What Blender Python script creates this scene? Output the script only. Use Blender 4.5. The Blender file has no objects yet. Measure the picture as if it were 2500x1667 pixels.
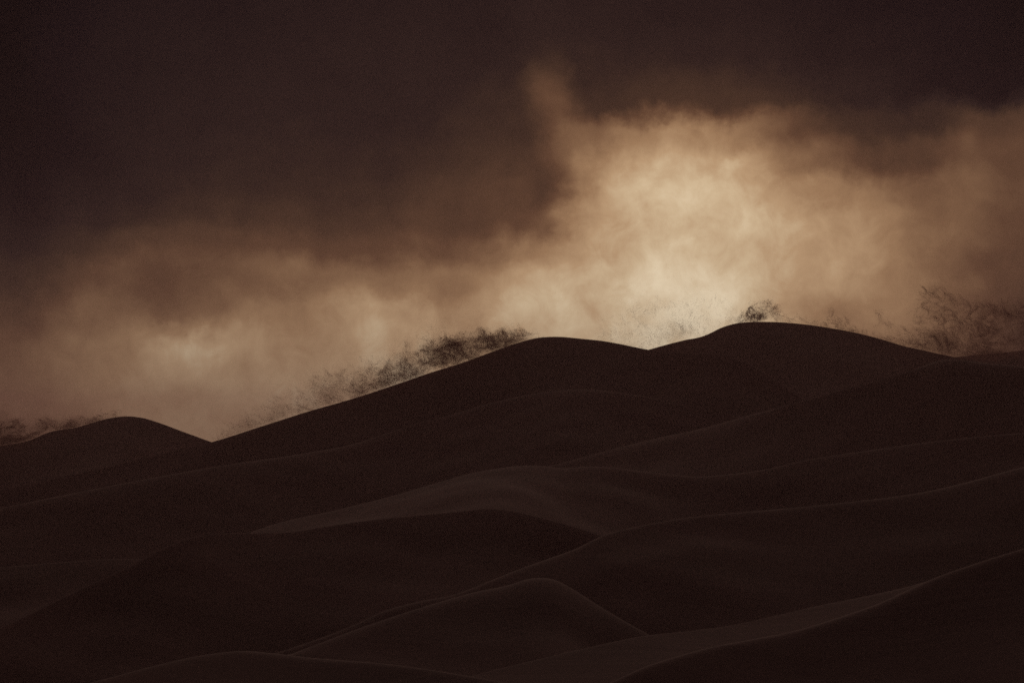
import bpy, math, mathutils
import numpy as np

scene = bpy.context.scene
coll = scene.collection

# ------------------------------------------------------------------ camera
W, H, F = 2500.0, 1667.0, 5907.0          # photograph size and focal length in its pixels
HORIZON = 1050.0                           # eye level in the photograph
PITCH = math.atan((HORIZON - H / 2) / F)
cam_data = bpy.data.cameras.new('camera')
cam = bpy.data.objects.new('camera', cam_data)
coll.objects.link(cam)
scene.camera = cam
cam_data.sensor_width = 36
cam_data.lens = 36 * F / W
cam_data.clip_start = 0.5
cam_data.clip_end = 20000
cam.location = (0, 0, 0)
cam.rotation_euler = (math.pi / 2 + PITCH, 0, 0)


def direction(px, py):
    """photo pixel -> direction (x, y, z) with y forward"""
    a, c = (px - W / 2) / F, -(py - H / 2) / F
    cp, sp = math.cos(PITCH), math.sin(PITCH)
    return a, cp - c * sp, sp + c * cp


def at(px, py, dist):
    """photo pixel -> point at the given forward distance"""
    x, y, z = direction(np.asarray(px, float), np.asarray(py, float))
    return x / y * dist, dist + 0 * x, z / y * dist


# ------------------------------------------------------------------ light settings
SUN_AZ, SUN_EL = math.radians(4.3), math.radians(12.0)
scene.view_settings.view_transform = 'Standard'
scene.view_settings.look = 'None'
scene.view_settings.exposure = 0
scene.view_settings.gamma = 1
scene.cycles.use_denoising = False


def lin(c):
    return tuple((v / 255 / 12.92) if v / 255 < 0.04045 else ((v / 255 + 0.055) / 1.055) ** 2.4 for v in c)


# ------------------------------------------------------------------ world: dusk sky behind a dusty cloud deck
world = bpy.data.worlds.new('World')
scene.world = world
world.use_nodes = True
nt = world.node_tree
nodes, links = nt.nodes, nt.links
background = nodes['Background']


def sock(node_input, v):
    if isinstance(v, (int, float)):
        node_input.default_value = v
    elif isinstance(v, tuple):
        node_input.default_value = v
    else:
        links.new(v, node_input)


def mth(op, a, b=0.0, c=0.0, clamp=False):
    n = nodes.new('ShaderNodeMath'); n.operation = op; n.use_clamp = clamp
    sock(n.inputs[0], a); sock(n.inputs[1], b); sock(n.inputs[2], c)
    return n.outputs[0]


def smooth(v, lo, hi, a=0.0, b=1.0):
    n = nodes.new('ShaderNodeMapRange'); n.interpolation_type = 'SMOOTHSTEP'
    sock(n.inputs[0], v)
    for i, q in enumerate((lo, hi, a, b)):
        sock(n.inputs[i + 1], q)
    return n.outputs[0]


def noise(vec, scale, detail=3.0, rough=0.5, dist=0.0):
    n = nodes.new('ShaderNodeTexNoise')
    sock(n.inputs['Vector'], vec)
    n.inputs['Scale'].default_value = scale
    n.inputs['Detail'].default_value = detail
    n.inputs['Roughness'].default_value = rough
    n.inputs['Distortion'].default_value = dist
    return n


tex = nodes.new('ShaderNodeTexCoord')
dirv = tex.outputs['Generated']
sep = nodes.new('ShaderNodeSeparateXYZ'); links.new(dirv, sep.inputs[0])
az = mth('MULTIPLY', mth('ARCTAN2', sep.outputs[0], sep.outputs[1]), 180 / math.pi)
el = mth('MULTIPLY', mth('ARCSINE', sep.outputs[2]), 180 / math.pi)


def azel(vx, vy):
    """position in the 2352 px wide view of the photograph -> azimuth, elevation in degrees"""
    k = W / 2352
    x, y, z = direction(vx * k, vy * k)
    return math.degrees(math.atan2(x, y)), math.degrees(math.asin(z / math.sqrt(x * x + y * y + z * z)))


# turbulence moves the cloud edges about
n1 = noise(dirv, 13, 3, 0.5); n2 = noise(dirv, 42, 7, 0.62)
s1 = nodes.new('ShaderNodeSeparateColor'); links.new(n1.outputs['Color'], s1.inputs[0])
s2 = nodes.new('ShaderNodeSeparateColor'); links.new(n2.outputs['Color'], s2.inputs[0])


def warp(v, i):
    a = mth('MULTIPLY_ADD', mth('SUBTRACT', s1.outputs[i], 0.5), 1.5, v)
    return mth('MULTIPLY_ADD', mth('SUBTRACT', s2.outputs[i], 0.5), 1.25, a)


azw, elw = warp(az, 0), warp(el, 1)

# brightness of the cloud deck (how much light comes through it), by bands of elevation
COLS = [0, 150, 300, 450, 600, 750, 900, 1050, 1150, 1250, 1350, 1450, 1580, 1720, 1850, 2000, 2150, 2250, 2352]
ROWS = [
    (0,   [22, 32, 38, 40, 41, 42, 42, 42, 43, 45, 46, 46, 44, 42, 38, 35, 32, 30, 27]),
    (130, [22, 34, 40, 42, 43, 45, 46, 47, 50, 54, 54, 54, 52, 48, 44, 40, 38, 34, 30]),
    (230, [24, 35, 42, 44, 46, 48, 50, 52, 58, 68, 66, 68, 74, 70, 58, 48, 40, 38, 36]),
    (290, [25, 36, 44, 46, 48, 52, 54, 57, 62, 78, 98, 138, 150, 128, 88, 66, 60, 80, 84]),
    (360, [28, 38, 46, 50, 54, 57, 60, 66, 70, 80, 128, 168, 180, 164, 120, 96, 88, 104, 98]),
    (430, [32, 42, 50, 55, 58, 64, 70, 76, 82, 86, 150, 188, 198, 188, 160, 145, 125, 120, 104]),
    (500, [38, 48, 58, 64, 70, 76, 80, 82, 86, 106, 172, 196, 206, 198, 178, 160, 135, 116, 100]),
    (570, [45, 62, 82, 88, 90, 92, 94, 104, 122, 156, 184, 200, 213, 202, 178, 160, 138, 118, 98]),
    (640, [56, 78, 96, 96, 104, 112, 116, 130, 155, 180, 194, 204, 216, 202, 172, 152, 130, 114, 94]),
    (720, [70, 92, 104, 100, 118, 126, 142, 160, 172, 188, 196, 204, 212, 196, 166, 142, 122, 104, 88]),
    (800, [84, 104, 118, 142, 130, 130, 152, 166, 174, 190, 196, 200, 204, 186, 156, 130, 110, 96, 82]),
    (900, [95, 112, 130, 140, 142, 144, 156, 164, 170, 174, 176, 176, 174, 162, 146, 122, 104, 92, 80]),
]
A0, A1 = -13.0, 13.0
azn = mth('DIVIDE', mth('SUBTRACT', azw, A0), A1 - A0, clamp=True)


def band(vy, values):
    n = nodes.new('ShaderNodeFloatCurve')
    cur = n.mapping.curves[0]
    pts = [((azel(cx, vy)[0] - A0) / (A1 - A0), v / 255) for cx, v in zip(COLS, values)]
    pts = [(0.0, pts[0][1])] + pts + [(1.0, pts[-1][1])]
    while len(cur.points) < len(pts):
        cur.points.new(0.5, 0.5)
    for p, (x, y) in zip(cur.points, pts):
        p.location = (x, y); p.handle_type = 'AUTO_CLAMPED'
    n.mapping.update()
    links.new(azn, n.inputs['Value'])
    return n.outputs[0]


# the dust haze in front of the deck veils it a little, so the deck itself is a touch darker and more contrasty
ROWS = [(vy, [v * (0.58 + 0.22 * (v - 22) / 28 if v < 50 else 0.80 + 0.22 * min(1, (v - 50) / 70)) * (1 + (0.20 if c < 950 else 0.04 if c < 1400 else 0.04) * min(1, max(0, (vy - 580) / 120)))
              * (0.93 if c > 2100 else 1) for c, v in zip(COLS, vals)]) for vy, vals in ROWS]
bright = None
for k, (vy, vals) in enumerate(ROWS):
    b = band(vy, vals)
    if bright is None:
        bright, prev = b, vy
        continue
    t = smooth(elw, azel(1176, prev)[1], azel(1176, vy)[1])
    bright = mth('ADD', mth('MULTIPLY', bright, mth('SUBTRACT', 1.0, t)), mth('MULTIPLY', b, t))
    prev = vy


def puff(vx, vy, rx, ry, amount, lean=0.0):
    """one soft lump of cloud: brighter (+) or denser (-)"""
    global bright
    a0, e0 = azel(vx, vy)
    dx, dy = mth('SUBTRACT', azw, a0), mth('SUBTRACT', elw, e0)
    c, s = math.cos(math.radians(lean)), math.sin(math.radians(lean))
    k = math.degrees(1 / F) * W / 2352
    u = mth('ADD', mth('MULTIPLY', dx, c / (rx * k)), mth('MULTIPLY', dy, s / (rx * k)))
    v = mth('ADD', mth('MULTIPLY', dx, -s / (ry * k)), mth('MULTIPLY', dy, c / (ry * k)))
    r = mth('SQRT', mth('ADD', mth('MULTIPLY', u, u), mth('MULTIPLY', v, v)))
    bright = mth('MULTIPLY_ADD', smooth(r, 1.0, 0.1), amount / 255, bright)


puff(1276, 205, 95, 120, 36, 4)        # pale column of blown dust
puff(1305, 310, 110, 90, 26, 8)
puff(375, 685, 130, 80, -20)          # dark belly at left
puff(640, 690, 110, 70, -12)
puff(700, 600, 50, 45, 14)
puff(545, 790, 190, 60, 8, -8)
puff(1275, 470, 70, 130, -14, 25)
puff(1690, 350, 55, 40, 16)
puff(1900, 700, 160, 60, -14)
puff(2230, 600, 120, 60, -14)

# cloud structure
f1 = noise(dirv, 22, 6, 0.55, 0.2)
f2 = noise(dirv, 70, 8, 0.64, 0.5)
tx = mth('ADD', mth('MULTIPLY', mth('SUBTRACT', f1.outputs[0], 0.5), 0.46),
         mth('MULTIPLY', mth('SUBTRACT', f2.outputs[0], 0.5), 0.30))
bright = mth('MULTIPLY', bright, mth('ADD', 1.0, tx))

ramp = nodes.new('ShaderNodeValToRGB')
STOPS = [(0, (0, 0, 0)), (24, (24, 15, 17)), (40, (40, 28, 26)), (62, (63, 45, 35)), (90, (91, 65, 48)), (118, (119, 90, 66)),
         (150, (151, 120, 89)), (180, (181, 152, 117)), (205, (205, 184, 149)), (235, (232, 218, 186))]
el_ = ramp.color_ramp.elements
while len(el_) < len(STOPS):
    el_.new(0.5)
for e, (p, c) in zip(el_, STOPS):
    e.position = p / 255; e.color = lin(c) + (1,)
links.new(bright, ramp.inputs[0])

sky = nodes.new('ShaderNodeTexSky')
sky.sky_type = 'NISHITA'; sky.sun_disc = False
sky.sun_elevation = SUN_EL; sky.sun_rotation = SUN_AZ
sky.dust_density = 4.0; sky.air_density = 1.0
# the deck scatters most of the light evenly and lets part of the open sky's glow through
thru = nodes.new('ShaderNodeMix'); thru.data_type = 'RGBA'; thru.blend_type = 'MIX'
thru.inputs[0].default_value = 0.04
thru.inputs[6].default_value = (10.6, 11.0, 12.2, 1)
links.new(sky.outputs[0], thru.inputs[7])
mul = nodes.new('ShaderNodeMix'); mul.data_type = 'RGBA'; mul.blend_type = 'MULTIPLY'
mul.inputs[0].default_value = 1.0
links.new(thru.outputs[2], mul.inputs[6]); links.new(ramp.outputs[0], mul.inputs[7])
links.new(mul.outputs[2], background.inputs[0])
background.inputs[1].default_value = 0.08

# ------------------------------------------------------------------ sun, soft behind the dust
sun_data = bpy.data.lights.new('sun', 'SUN')
sun_data.energy = 0.45
sun_data.angle = math.radians(50)
sun_data.color = (1.0, 0.74, 0.58)
sun = bpy.data.objects.new('sun', sun_data)
coll.objects.link(sun)
sd = mathutils.Vector((math.sin(SUN_AZ) * math.cos(SUN_EL), math.cos(SUN_AZ) * math.cos(SUN_EL), math.sin(SUN_EL)))
sun.rotation_euler = sd.to_track_quat('Z', 'Y').to_euler()
sun.location = (60, 0, 150)


# ------------------------------------------------------------------ materials
def sand_material():
    m = bpy.data.materials.new('sand'); m.use_nodes = True
    t = m.node_tree; b = t.nodes['Principled BSDF']
    b.inputs['Roughness'].default_value = 0.95
    b.inputs['Specular IOR Level'].default_value = 0.1
    g = t.nodes.new('ShaderNodeNewGeometry')
    mp = t.nodes.new('ShaderNodeMapping'); mp.inputs['Scale'].default_value = (0.35, 1.0, 1.0)
    t.links.new(g.outputs['Position'], mp.inputs[0])
    n = t.nodes.new('ShaderNodeTexNoise'); n.inputs['Scale'].default_value = 0.05; n.inputs['Detail'].default_value = 7
    n.inputs['Roughness'].default_value = 0.6
    t.links.new(mp.outputs[0], n.inputs['Vector'])
    r = t.nodes.new('ShaderNodeValToRGB')
    r.color_ramp.elements[0].position = 0.3; r.color_ramp.elements[0].color = (0.31, 0.182, 0.170, 1)
    r.color_ramp.elements[1].position = 0.72; r.color_ramp.elements[1].color = (0.44, 0.258, 0.243, 1)
    t.links.new(n.outputs[0], r.inputs[0]); t.links.new(r.outputs[0], b.inputs['Base Color'])
    mp2 = t.nodes.new('ShaderNodeMapping'); mp2.inputs['Scale'].default_value = (0.12, 1.0, 1.0); mp2.inputs['Rotation'].default_value = (0, 0, 0.25)
    t.links.new(g.outputs['Position'], mp2.inputs[0])
    n2 = t.nodes.new('ShaderNodeTexNoise'); n2.inputs['Scale'].default_value = 0.28; n2.inputs['Detail'].default_value = 7
    n2.inputs['Distortion'].default_value = 0.6
    t.links.new(mp2.outputs[0], n2.inputs['Vector'])
    bp = t.nodes.new('ShaderNodeBump'); bp.inputs['Strength'].default_value = 0.14; bp.inputs['Distance'].default_value = 0.5
    t.links.new(n2.outputs[0], bp.inputs['Height']); t.links.new(bp.outputs[0], b.inputs['Normal'])
    return m


def grain_material():
    m = bpy.data.materials.new('airborne_sand'); m.use_nodes = True
    t = m.node_tree
    t.nodes.remove(t.nodes['Principled BSDF'])
    d = t.nodes.new('ShaderNodeBsdfDiffuse'); d.inputs[0].default_value = (0.46, 0.245, 0.195, 1)
    tr = t.nodes.new('ShaderNodeBsdfTranslucent'); tr.inputs[0].default_value = (0.46, 0.245, 0.195, 1)
    mx = t.nodes.new('ShaderNodeMixShader'); mx.inputs[0].default_value = 0.5
    t.links.new(d.outputs[0], mx.inputs[1]); t.links.new(tr.outputs[0], mx.inputs[2])
    t.links.new(mx.outputs[0], t.nodes['Material Output'].inputs[0])
    return m


SAND, GRAIN = sand_material(), grain_material()


def mesh_object(name, verts, faces, mat, label, category, kind, group=None, smooth_faces=True):
    me = bpy.data.meshes.new(name)
    nv, nf, k = len(verts), len(faces), faces.shape[1]
    me.vertices.add(nv); me.vertices.foreach_set('co', np.ascontiguousarray(verts, dtype=np.float32).ravel())
    me.loops.add(nf * k); me.loops.foreach_set('vertex_index', np.ascontiguousarray(faces, dtype=np.int32).ravel())
    me.polygons.add(nf)
    me.polygons.foreach_set('loop_start', np.arange(0, nf * k, k, dtype=np.int32))
    me.polygons.foreach_set('loop_total', np.full(nf, k, dtype=np.int32))
    if smooth_faces:
        me.polygons.foreach_set('use_smooth', np.ones(nf, dtype=bool))
    me.materials.append(mat)
    me.update(calc_edges=True); me.validate()
    o = bpy.data.objects.new(name, me)
    coll.objects.link(o)
    o['label'], o['category'], o['kind'] = label, category, kind
    if group:
        o['group'] = group
    return o


def grid_faces(nx, ny):
    i = np.arange(nx * ny).reshape(ny, nx)
    return np.stack([i[:-1, :-1], i[:-1, 1:], i[1:, 1:], i[1:, :-1]], -1).reshape(-1, 4)


def waves(x, y, seed, lengths, amp):
    """gentle sum of sines: undulation of the sand"""
    r = np.random.RandomState(seed); z = 0
    for L in lengths:
        for _ in range(4):
            a = r.uniform(0, math.pi); p = r.uniform(0, 6.28)
            z = z + amp * L / lengths[0] * np.sin((x * math.cos(a) + y * math.sin(a)) * 2 * math.pi / L + p) / 2
    return z


# ------------------------------------------------------------------ ground
GROUND = -34.0
gx = np.sign(np.linspace(-1, 1, 161)) * np.abs(np.linspace(-1, 1, 161)) ** 2.2 * 4000
gy = np.concatenate([-np.linspace(1, 0, 40)[:-1] ** 2 * 3000, np.linspace(0, 1, 200) ** 2 * 4000])
GX, GY = np.meshgrid(gx, gy)
GZ = GROUND + waves(GX, GY, 3, [60, 25], 0.35) * np.clip(np.hypot(GX, GY) / 60, 0, 1)
GR = np.hypot(GX, GY * 1.4)
GZ = GZ + (-1.7 - GROUND) * np.exp(-(GR / 70) ** 1.6)      # the rise the photographer stands on
mesh_object('ground', np.stack([GX, GY, GZ], -1).reshape(-1, 3), grid_faces(len(gx), len(gy)), SAND,
            'flat brown sand plain lying at the foot of the dunes', 'ground', 'structure')

# ------------------------------------------------------------------ dunes
CREST = {}


def resample(pts, n, soft):
    p = np.array(pts, float)
    x = np.linspace(p[0, 0], p[-1, 0], n)
    # cubic Hermite with monotone-safe tangents
    px, py = p[:, 0], p[:, 1]
    h = np.diff(px); d = np.diff(py) / h
    m = np.empty(len(px)); m[0], m[-1] = d[0], d[-1]
    m[1:-1] = (d[:-1] * h[1:] + d[1:] * h[:-1]) / (h[1:] + h[:-1])
    k = np.clip(np.searchsorted(px, x, 'right') - 1, 0, len(h) - 1)
    t = (x - px[k]) / h[k]
    y = ((2 * t**3 - 3 * t**2 + 1) * py[k] + (t**3 - 2 * t**2 + t) * h[k] * m[k]
         + (-2 * t**3 + 3 * t**2) * py[k + 1] + (t**3 - t**2) * h[k] * m[k + 1])
    if soft:
        w = max(1, int(soft / (x[1] - x[0]))); ker = np.hanning(2 * w + 3)[1:-1]; ker /= ker.sum()
        y = np.convolve(np.pad(y, len(ker) // 2, 'edge'), ker, 'valid')
    return x, y


def dune(label, pts, dist, face=(26, 8, 45), back=(14, 8, 40), rnd=0.8, soft=14, reach=(170, 120), seed=0, key=None, nx=470, und=0.5, steep=None):
    """pts: crest in photo pixels; dist: [(px, metres)] forward distance of the crest.
    face / back: slope at the crest, slope at the foot (degrees), metres over which it eases."""
    x, y = resample(pts, nx, soft)
    dd = np.array(dist, float)
    _, dm = resample(dist, 300, 0) if len(dist) > 2 else (0, 0)
    D = np.interp(x, np.linspace(dd[0, 0], dd[-1, 0], 300), dm) if len(dist) > 2 else np.interp(x, dd[:, 0], dd[:, 1])
    X, Y, Z = at(x, y, D)
    tf = np.linspace(0, 1, 60) ** 1.9 * reach[0]
    tb = np.linspace(0, 1, 26) ** 1.9 * reach[1]

    rd = rnd * np.clip(0.75 + waves(X, 0 * X, seed + 40, [60, 23, 9], 0.5), 0.12, 2.0)[None, :]   # sharp here, rounded there

    def fall(t, prof):
        a, b, L = math.tan(math.radians(prof[0])), math.tan(math.radians(prof[1])), prof[2]
        t = t[:, None]
        t = np.sqrt(t * t + rd * rd) - rd
        return t * b + (a - b) * L * (1 - np.exp(-t / L))
    s = np.concatenate([tb[::-1], -tf[1:]])               # + behind the crest, - in front
    drop = np.concatenate([fall(tb, back)[::-1], fall(tf, face)[1:]])
    # the dune is swept along the crest; points in front follow the crest's own lie
    XX = X[None, :] + 0 * s[:, None]
    YY = Y[None, :] + s[:, None]
    ZZ = Z[None, :] - drop
    if steep:                                              # the face is steeper in some stretches than in others
        sx, sm = resample(steep, 200, 60)
        ZZ = Z[None, :] - drop * np.where(s[:, None] < 0, np.interp(x, sx, sm)[None, :], 1.0)
    ease = np.clip(np.abs(s) / 14, 0, 1)[:, None] ** 1.3
    ZZ = ZZ + waves(XX, YY, seed, [70, 31, 15], und) * ease
    o = mesh_object('sand_dune', np.stack([XX, YY, ZZ], -1).reshape(-1, 3), grid_faces(nx, len(s)), SAND,
                    label, 'dune', 'structure', 'dunes rising one behind another')
    if key:
        CREST[key] = (x, y, D)
    return o


dune('small rounded far dune behind the long left slope',
     [(-1700, 1260), (-600, 1150), (-300, 1110), (0, 1088), (77, 1073), (115, 1056), (191, 1042), (237, 1028), (283, 1018), (306, 1016), (344, 1019),
      (383, 1030), (440, 1051), (520, 1080), (700, 1140), (1000, 1230)],
     [(-600, 900), (1000, 860)], face=(27, 12, 40), seed=1, key='A')
dune('tall far dune with a broad rounded summit and a tuft of blown sand',
     [(1200, 980), (1400, 915), (1500, 880), (1579, 855), (1640, 838), (1677, 829), (1707, 823.5), (1726, 817), (1761, 800), (1799, 789),
      (1830, 786), (1868, 785.5), (1925, 788), (1983, 794), (2040, 803), (2097, 814), (2155, 829), (2212, 846), (2250, 854),
      (2308, 867), (2365, 878), (2500, 900), (2900, 960)],
     [(1200, 800), (2900, 790)], face=(27, 14, 50), seed=2, key='C', soft=8)
dune('farthest dune behind the dusty saddle, half lost in blown sand',
     [(2150, 930), (2260, 885), (2365, 868), (2442, 862), (2500, 855), (2700, 840), (3100, 860), (4200, 930)],
     [(2150, 960), (3100, 940)], face=(25, 12, 50), seed=3, key='N')
dune('highest broad main dune with a long straight left slope and blowing crest',
     [(-1600, 1480), (-500, 1290), (-200, 1235), (115, 1172), (344, 1121), (430, 1100), (520, 1078), (640, 1040), (750, 1005), (865, 972), (980, 934),
      (1056, 908), (1133, 884), (1209, 856), (1267, 836), (1305, 826), (1362, 822), (1420, 827), (1469, 832), (1515, 840), (1579, 853),
      (1620, 859), (1700, 863), (1772, 868), (1830, 889), (1900, 932), (1965, 976), (2100, 1070)],
     [(-500, 690), (520, 720), (1362, 700), (1965, 640), (2100, 620)], face=(26, 13, 60), seed=4, key='B', nx=620, soft=8)
dune('low dune spur running up the face of the main dune',
     [(-1400, 1480), (-300, 1300), (0, 1240), (319, 1176), (531, 1138), (744, 1106), (865, 1083), (941, 1058), (1018, 1034), (1094, 1014), (1171, 991),
      (1247, 972), (1324, 957), (1420, 950), (1530, 960), (1650, 985), (1800, 1040)],
     [(-300, 560), (319, 600), (1247, 650), (1800, 630)], face=(24, 12, 60), back=(10, 6, 40), rnd=5, seed=5, key='G')
dune('dark right-hand dune with a pale crest line and rounded top',
     [(1150, 1175), (1362, 1132), (1488, 1098), (1600, 1070), (1715, 1045), (1791, 1024), (1868, 1003), (1964, 977), (2059, 951),
      (2174, 920), (2251, 895), (2281, 883), (2308, 878), (2346, 879), (2404, 886), (2500, 895), (2900, 930), (4200, 1100)],
     [(1150, 560), (1964, 590), (2308, 570), (2900, 520)], face=(25, 12, 60), back=(8, 7, 40), rnd=5, seed=6, key='D', soft=10, steep=[(1150, 0.55), (1600, 0.7), (2000, 1.0), (2300, 1.15), (2900, 1.1)])
dune('middle dune with a wavy double-humped pale crest',
     [(300, 1440), (500, 1345), (691, 1273), (797, 1250), (957, 1210), (1063, 1179), (1133, 1159), (1209, 1144), (1286, 1136), (1343, 1139),
      (1378, 1143), (1420, 1139), (1469, 1139), (1515, 1143), (1592, 1153), (1650, 1159), (1702, 1163), (1782, 1157),
      (1861, 1147), (1968, 1123), (2100, 1102), (2300, 1075), (2600, 1050), (3300, 1050), (4200, 1180)],
     [(300, 440), (957, 470), (1469, 490), (2600, 470)], face=(9, 7, 40), back=(9, 8, 40), rnd=3, seed=7, key='E', soft=8, reach=(60, 120), steep=[(300, 0.7), (1000, 0.75), (1250, 0.9), (1400, 1.5), (1700, 2.2), (2100, 2.3), (2600, 2.3)])
dune('low pale tongue of sand at the left edge of the dune field',
     [(-1600, 1540), (-400, 1410), (0, 1384), (150, 1372), (300, 1364), (430, 1372), (600, 1420)],
     [(-400, 430), (600, 420)], face=(16, 8, 40), back=(8, 5, 40), seed=8)
dune('long dune with a dark curved face below the pale band of sand',
     [(-900, 1840), (-500, 1720), (-250, 1640), (-50, 1555), (60, 1504), (150, 1460), (234, 1420), (319, 1381), (399, 1338), (452, 1317), (531, 1302), (611, 1301), (717, 1297), (797, 1284),
      (904, 1269), (1010, 1258), (1116, 1248), (1196, 1241), (1250, 1246), (1303, 1258), (1450, 1300), (1700, 1400)],
     [(-500, 250), (60, 330), (452, 370), (1196, 410), (1700, 400)], face=(20, 11, 60), back=(9, 7, 40), seed=9, key='F', soft=10)
dune('long nearer dune with an S-curved crest climbing to the right',
     [(500, 1640), (700, 1585), (877, 1519), (930, 1494), (1010, 1471), (1116, 1449), (1196, 1418), (1250, 1396), (1330, 1367), (1409, 1338),
      (1479, 1304), (1542, 1288), (1622, 1272), (1728, 1257), (1835, 1248), (1968, 1236), (2100, 1222), (2260, 1200), (2366, 1176),
      (2472, 1147), (2700, 1100), (3000, 1060), (3700, 1060), (4700, 1220)],
     [(500, 230), (1116, 265), (1622, 300), (3000, 330)], face=(19, 9, 50), back=(9, 8, 40), rnd=2, seed=10, key='H', soft=12)
dune('small rounded dune whose crest drops to the right into the hollow',
     [(700, 1600), (900, 1525), (1050, 1476), (1169, 1443), (1250, 1426), (1287, 1413), (1319, 1410), (1356, 1415), (1393, 1434), (1462, 1478),
      (1530, 1518), (1606, 1560), (1750, 1640), (2150, 1900)],
     [(700, 215), (1319, 240), (1750, 225)], face=(14, 8, 35), back=(10, 9, 30), rnd=4, seed=11, key='I', soft=26)
dune('thin pale crest of a low dune in the foreground',
     [(500, 1900), (850, 1755), (1150, 1650), (1300, 1612), (1436, 1580), (1569, 1552), (1675, 1540), (1781, 1526), (1888, 1503), (1994, 1479), (2153, 1447), (2233, 1428),
      (2286, 1412), (2382, 1384), (2600, 1330), (3000, 1260), (3800, 1220), (4600, 1290), (5600, 1500)],
     [(1150, 165), (1781, 185), (3000, 210)], face=(7, 3, 20), back=(12, 9, 25), seed=12, key='J', soft=10, und=0.15, reach=(38, 90))
dune('nearest low dark dune below the pale foreground crest',
     [(500, 2150), (900, 1930), (1250, 1760), (1400, 1705), (1505, 1660), (1569, 1630), (1648, 1604), (1728, 1582), (1834, 1561), (1941, 1540), (2047, 1508), (2153, 1471),
      (2233, 1434), (2286, 1410), (2382, 1376), (2600, 1312), (3000, 1240), (3800, 1215), (4600, 1300), (5600, 1520)],
     [(1250, 125), (1834, 145), (3000, 165)], face=(18, 4, 25), back=(11, 9, 25), seed=13, key='K', soft=10, und=0.2, reach=(90, 60))
dune('faint low mound of sand at the foot of the dark curved face',
     [(-1400, 2200), (-600, 1920), (0, 1720), (255, 1657), (372, 1626), (478, 1602), (531, 1594), (585, 1589), (660, 1594), (744, 1604), (957, 1622), (1200, 1660), (1400, 1700), (2000, 1950)],
     [(0, 120), (585, 150), (1400, 135)], face=(12, 3, 25), back=(10, 8, 25), seed=14, key='L', soft=14, und=0.15, reach=(80, 60))

# ------------------------------------------------------------------ sand blown off the crests
PXM = 1 / F


class Swirl:
    """divergence-free eddies from random sine waves in the plane across the wind"""
    def __init__(self, seed, lengths, power=1.0):
        r = np.random.RandomState(seed); self.w = []
        for L in lengths:
            for _ in range(5):
                a = r.uniform(0, 2 * math.pi); k = 2 * math.pi / (L * r.uniform(0.75, 1.3))
                self.w.append((k * math.cos(a), k * math.sin(a), k * r.uniform(-0.5, 0.5), r.uniform(0, 6.28), L ** power))

    def vel(self, x, y, z):
        vx = np.zeros_like(x); vz = np.zeros_like(x)
        for kx, kz, ky, p, a in self.w:
            c = np.cos(kx * x + kz * z + ky * y + p) * a
            vx += kz * c; vz -= kx * c
        return vx, vz

    def psi(self, x, y, z):
        s = 0
        for kx, kz, ky, p, a in self.w:
            s = s + np.sin(kx * x + kz * z + ky * y + p) * a
        return s / math.sqrt(sum(q[4] ** 2 for q in self.w) / 2)


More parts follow.
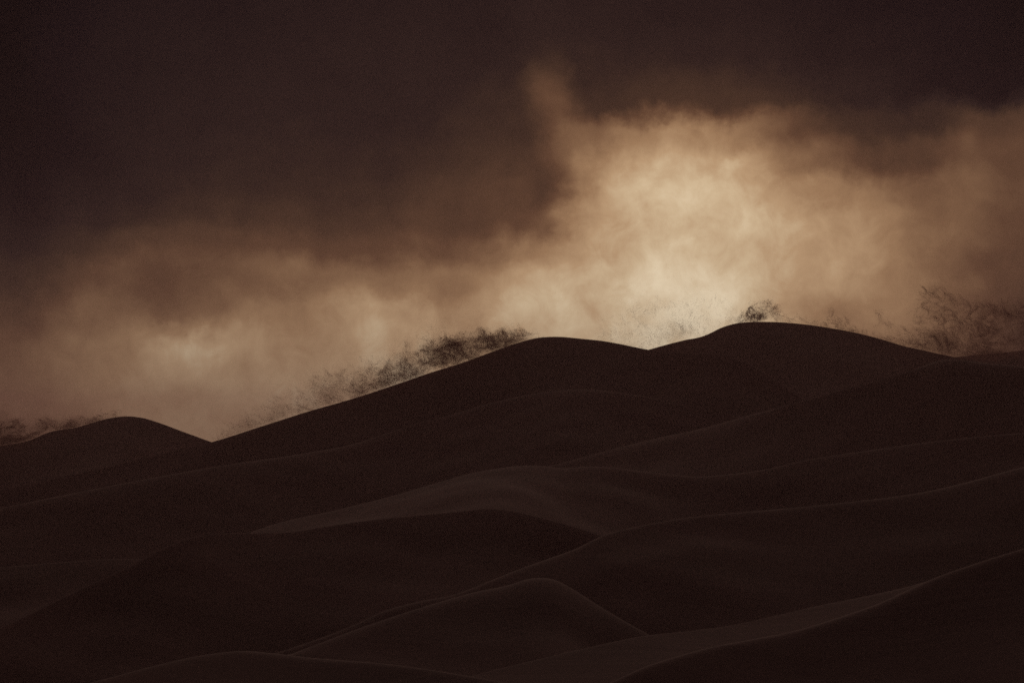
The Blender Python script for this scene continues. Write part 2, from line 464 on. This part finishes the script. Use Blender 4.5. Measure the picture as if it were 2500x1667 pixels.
def blown_sand(label, key, spans, strands, steps, step, grain, seed, wind, lengths, deep=10.0, fill=1.0, gust=0.12, scatter=0.12, bundle=6, spread=0.45, spray=90000):
    """spans: [(px, lowest px above crest, top px above crest, weight)] along the crest"""
    r = np.random.RandomState(seed)
    cx, cy, cd = CREST[key]
    sp = np.array(spans, float)
    # choose starting columns by weight x height
    fine = np.linspace(sp[0, 0], sp[-1, 0], 800)
    wt = np.interp(fine, sp[:, 0], sp[:, 3] * np.maximum(sp[:, 2] - sp[:, 1], 1))
    cdf = np.cumsum(wt); cdf /= cdf[-1]
    sw = Swirl(seed + 5, lengths)
    clump = Swirl(seed + 9, [l * 1.6 for l in lengths], 0.5)
    V = []
    left = max(strands // bundle, 6)
    while left > 0:
        n = max(left * 2, 200)
        px = np.interp(r.rand(n), cdf, fine)
        lo, hi = np.interp(px, sp[:, 0], sp[:, 1]), np.interp(px, sp[:, 0], sp[:, 2])
        hpx = lo + (hi - lo) * r.rand(n) ** fill
        D = np.interp(px, cx, cd) + r.normal(0, deep * 0.4, n)
        X, Y, Z = at(px, np.interp(px, cx, cy) - hpx, D)
        c = clump.psi(X, Y, Z)
        keep = r.rand(n) < np.clip(0.7 + gust * c, 0, 1) ** 1.5
        X, Y, Z = X[keep][:left], Y[keep][:left], Z[keep][:left]
        left -= len(X)
        X, Y, Z = (np.repeat(q, bundle) for q in (X, Y, Z))
        X = X + r.normal(0, spread, len(X)); Y = Y + r.normal(0, spread, len(X)); Z = Z + r.normal(0, spread, len(X))
        size = r.lognormal(0, 0.35, len(X)) * grain
        for s in range(steps):
            vx, vz = sw.vel(X, Y, Z)
            vx, vz = vx * 0.25 + wind[0] * 4, vz * 0.25 + wind[1] * 4
            q = step / np.maximum(np.hypot(vx, vz), 1e-3)
            X = X + vx * q; Z = Z + vz * q
            fade = 1 - 0.65 * abs(2 * s / max(steps - 1, 1) - 1)
            j = r.normal(0, scatter, (3, len(X)))
            V.append(np.stack([X + j[0], Y + j[1] * 3, Z + j[2], size * fade * r.uniform(0.6, 1.3, len(X))], -1))
    # fine spray between the streamers
    n = spray
    px = np.interp(r.rand(n), cdf, fine)
    lo, hi = np.interp(px, sp[:, 0], sp[:, 1]), np.interp(px, sp[:, 0], sp[:, 2])
    X, Y, Z = at(px, np.interp(px, cx, cy) - (lo + (hi - lo) * r.gamma(1.7, 0.30, n)), np.interp(px, cx, cd) + r.normal(0, deep * 0.5, n))
    keep = r.rand(n) < np.clip(0.62 + 0.16 * clump.psi(X, Y, Z) + 0.22 * sw.psi(X, Y, Z), 0, 1) ** 2
    V.append(np.stack([X, Y, Z, grain * r.uniform(0.4, 0.9, n)], -1)[keep])
    P = np.concatenate(V)
    n = len(P)
    a = r.normal(0, 1, (n, 3)); a /= np.linalg.norm(a, axis=1, keepdims=True)
    b = np.cross(a, r.normal(0, 1, (n, 3))); b /= np.linalg.norm(b, axis=1, keepdims=True)
    tri = np.stack([a, -0.5 * a + 0.866 * b, -0.5 * a - 0.866 * b], 1)
    verts = P[:, None, :3] + tri * P[:, None, 3:4]
    return mesh_object('blown_sand', verts.reshape(-1, 3), np.arange(n * 3).reshape(-1, 3), GRAIN, label, 'blown sand', 'stuff',
                       smooth_faces=False)


blown_sand('dense dark plume of sand streaming off the left shoulder of the main dune', 'B',
           [(860, -2, 40, 0.5), (905, -2, 56, 0.8), (965, -2, 50, 0.9), (1020, -2, 54, 1.1), (1056, -2, 68, 1.8), (1100, -2, 64, 2.2), (1150, -2, 62, 2.2),
            (1209, -2, 40, 2.2), (1267, -2, 24, 1.8), (1310, -2, 7, 1.2), (1330, 0, 2, 0.5)],
           13000, 22, 0.14, 0.056, 21, (-0.5, 0.35), [9, 4.5, 2.2], deep=8, fill=1.0, spray=330000, spread=0.32, bundle=8)
blown_sand('thin veil of sand lifting along the long left slope of the main dune', 'B',
           [(530, 0, 18, 0.6), (640, 0, 40, 0.7), (750, 0, 70, 0.9), (865, 0, 75, 1), (960, 0, 80, 0.7), (1060, 0, 100, 0.4)],
           5200, 20, 0.16, 0.05, 31, (-0.4, 0.35), [14, 6, 2.6], deep=10, fill=2.0, spray=200000, spread=0.35)
blown_sand('sparse wisps of sand above the notch between the two summits', 'C',
           [(1460, -20, 120, 0.5), (1560, 0, 110, 1), (1650, 0, 110, 1), (1760, 0, 70, 1), (1800, 0, 60, 0.7)],
           2400, 18, 0.18, 0.05, 41, (-0.1, 0.45), [16, 7, 3], deep=12, fill=1.6)
blown_sand('curling dark tuft of sand on the summit of the far dune', 'C',
           [(1770, 0, 10, 0.5), (1815, 0, 16, 0.8), (1832, 0, 34, 1.4), (1856, 0, 44, 1.6), (1878, 8, 40, 1.2), (1896, 18, 36, 0.5)],
           1700, 22, 0.15, 0.06, 51, (0.3, 0.35), [7, 3.5, 2], deep=6, spray=16000, gust=0.3, bundle=8, spread=0.4)
blown_sand('small hooked wisp of sand on the falling right flank of the far dune', 'C',
           [(2020, 22, 44, 0.5), (2036, 2, 42, 1.2), (2052, 0, 26, 0.9), (2090, 0, 10, 0.6)],
           330, 20, 0.13, 0.06, 61, (-0.2, 0.5), [5, 2.5], deep=4, spray=2500)
blown_sand('low drift of sand skimming the right flank of the far dune', 'C',
           [(1890, 0, 20, 0.6), (2000, 0, 14, 0.6), (2100, 0, 9, 1.0), (2180, 0, 8, 1.3), (2260, 0, 10, 1.3), (2310, 0, 14, 1)],
           1800, 16, 0.14, 0.055, 71, (-0.6, 0.2), [6, 3], deep=6, spray=20000, fill=1.4)
blown_sand('ragged towering curtain of dark sand rising from the saddle', 'C',
           [(2120, 0, 40, 0.15), (2200, 0, 80, 0.35), (2260, 0, 140, 0.9), (2300, -3, 160, 1.4), (2360, -3, 130, 1.7), (2430, 8, 130, 1.9), (2500, 22, 160, 1.8), (2600, 40, 150, 1)],
           14500, 26, 0.19, 0.062, 81, (-0.5, 0.7), [18, 8, 3.5], deep=14, spray=330000, gust=0.25, bundle=10, spread=0.42, fill=1.35)
blown_sand('dark drifting skirt of sand over the crest of the small far dune', 'A',
           [(-120, -3, 60, 1.3), (0, -3, 62, 1.3), (60, -3, 46, 1.2), (115, 0, 26, 1), (190, 0, 16, 1), (260, 0, 9, 0.7), (310, 0, 5, 0.4)],
           6000, 18, 0.19, 0.085, 91, (-0.7, 0.3), [12, 5], deep=8, spray=240000, fill=1.5)

# ------------------------------------------------------------------ dust in the air
hz_lo, hz_hi = (-4300, -3300, -40.0), (4300, 4300, 60.0)
hv = np.array([(x, y, z) for z in (hz_lo[2], hz_hi[2]) for y in (hz_lo[1], hz_hi[1]) for x in (hz_lo[0], hz_hi[0])])
hf = np.array([(0, 2, 3, 1), (4, 5, 7, 6), (0, 1, 5, 4), (2, 6, 7, 3), (0, 4, 6, 2), (1, 3, 7, 5)])
hm = bpy.data.materials.new('dusty_air'); hm.use_nodes = True
ht = hm.node_tree
ht.nodes.remove(ht.nodes['Principled BSDF'])
pv = ht.nodes.new('ShaderNodeVolumePrincipled')
pv.inputs['Color'].default_value = (0.88, 0.565, 0.55, 1)
pv.inputs['Density'].default_value = 0.00021
pv.inputs['Anisotropy'].default_value = 0.5
ht.links.new(pv.outputs[0], ht.nodes['Material Output'].inputs['Volume'])
mesh_object('haze', hv, hf, hm, 'thin brown dust hanging in the air over the dunes', 'haze', 'stuff', smooth_faces=False)
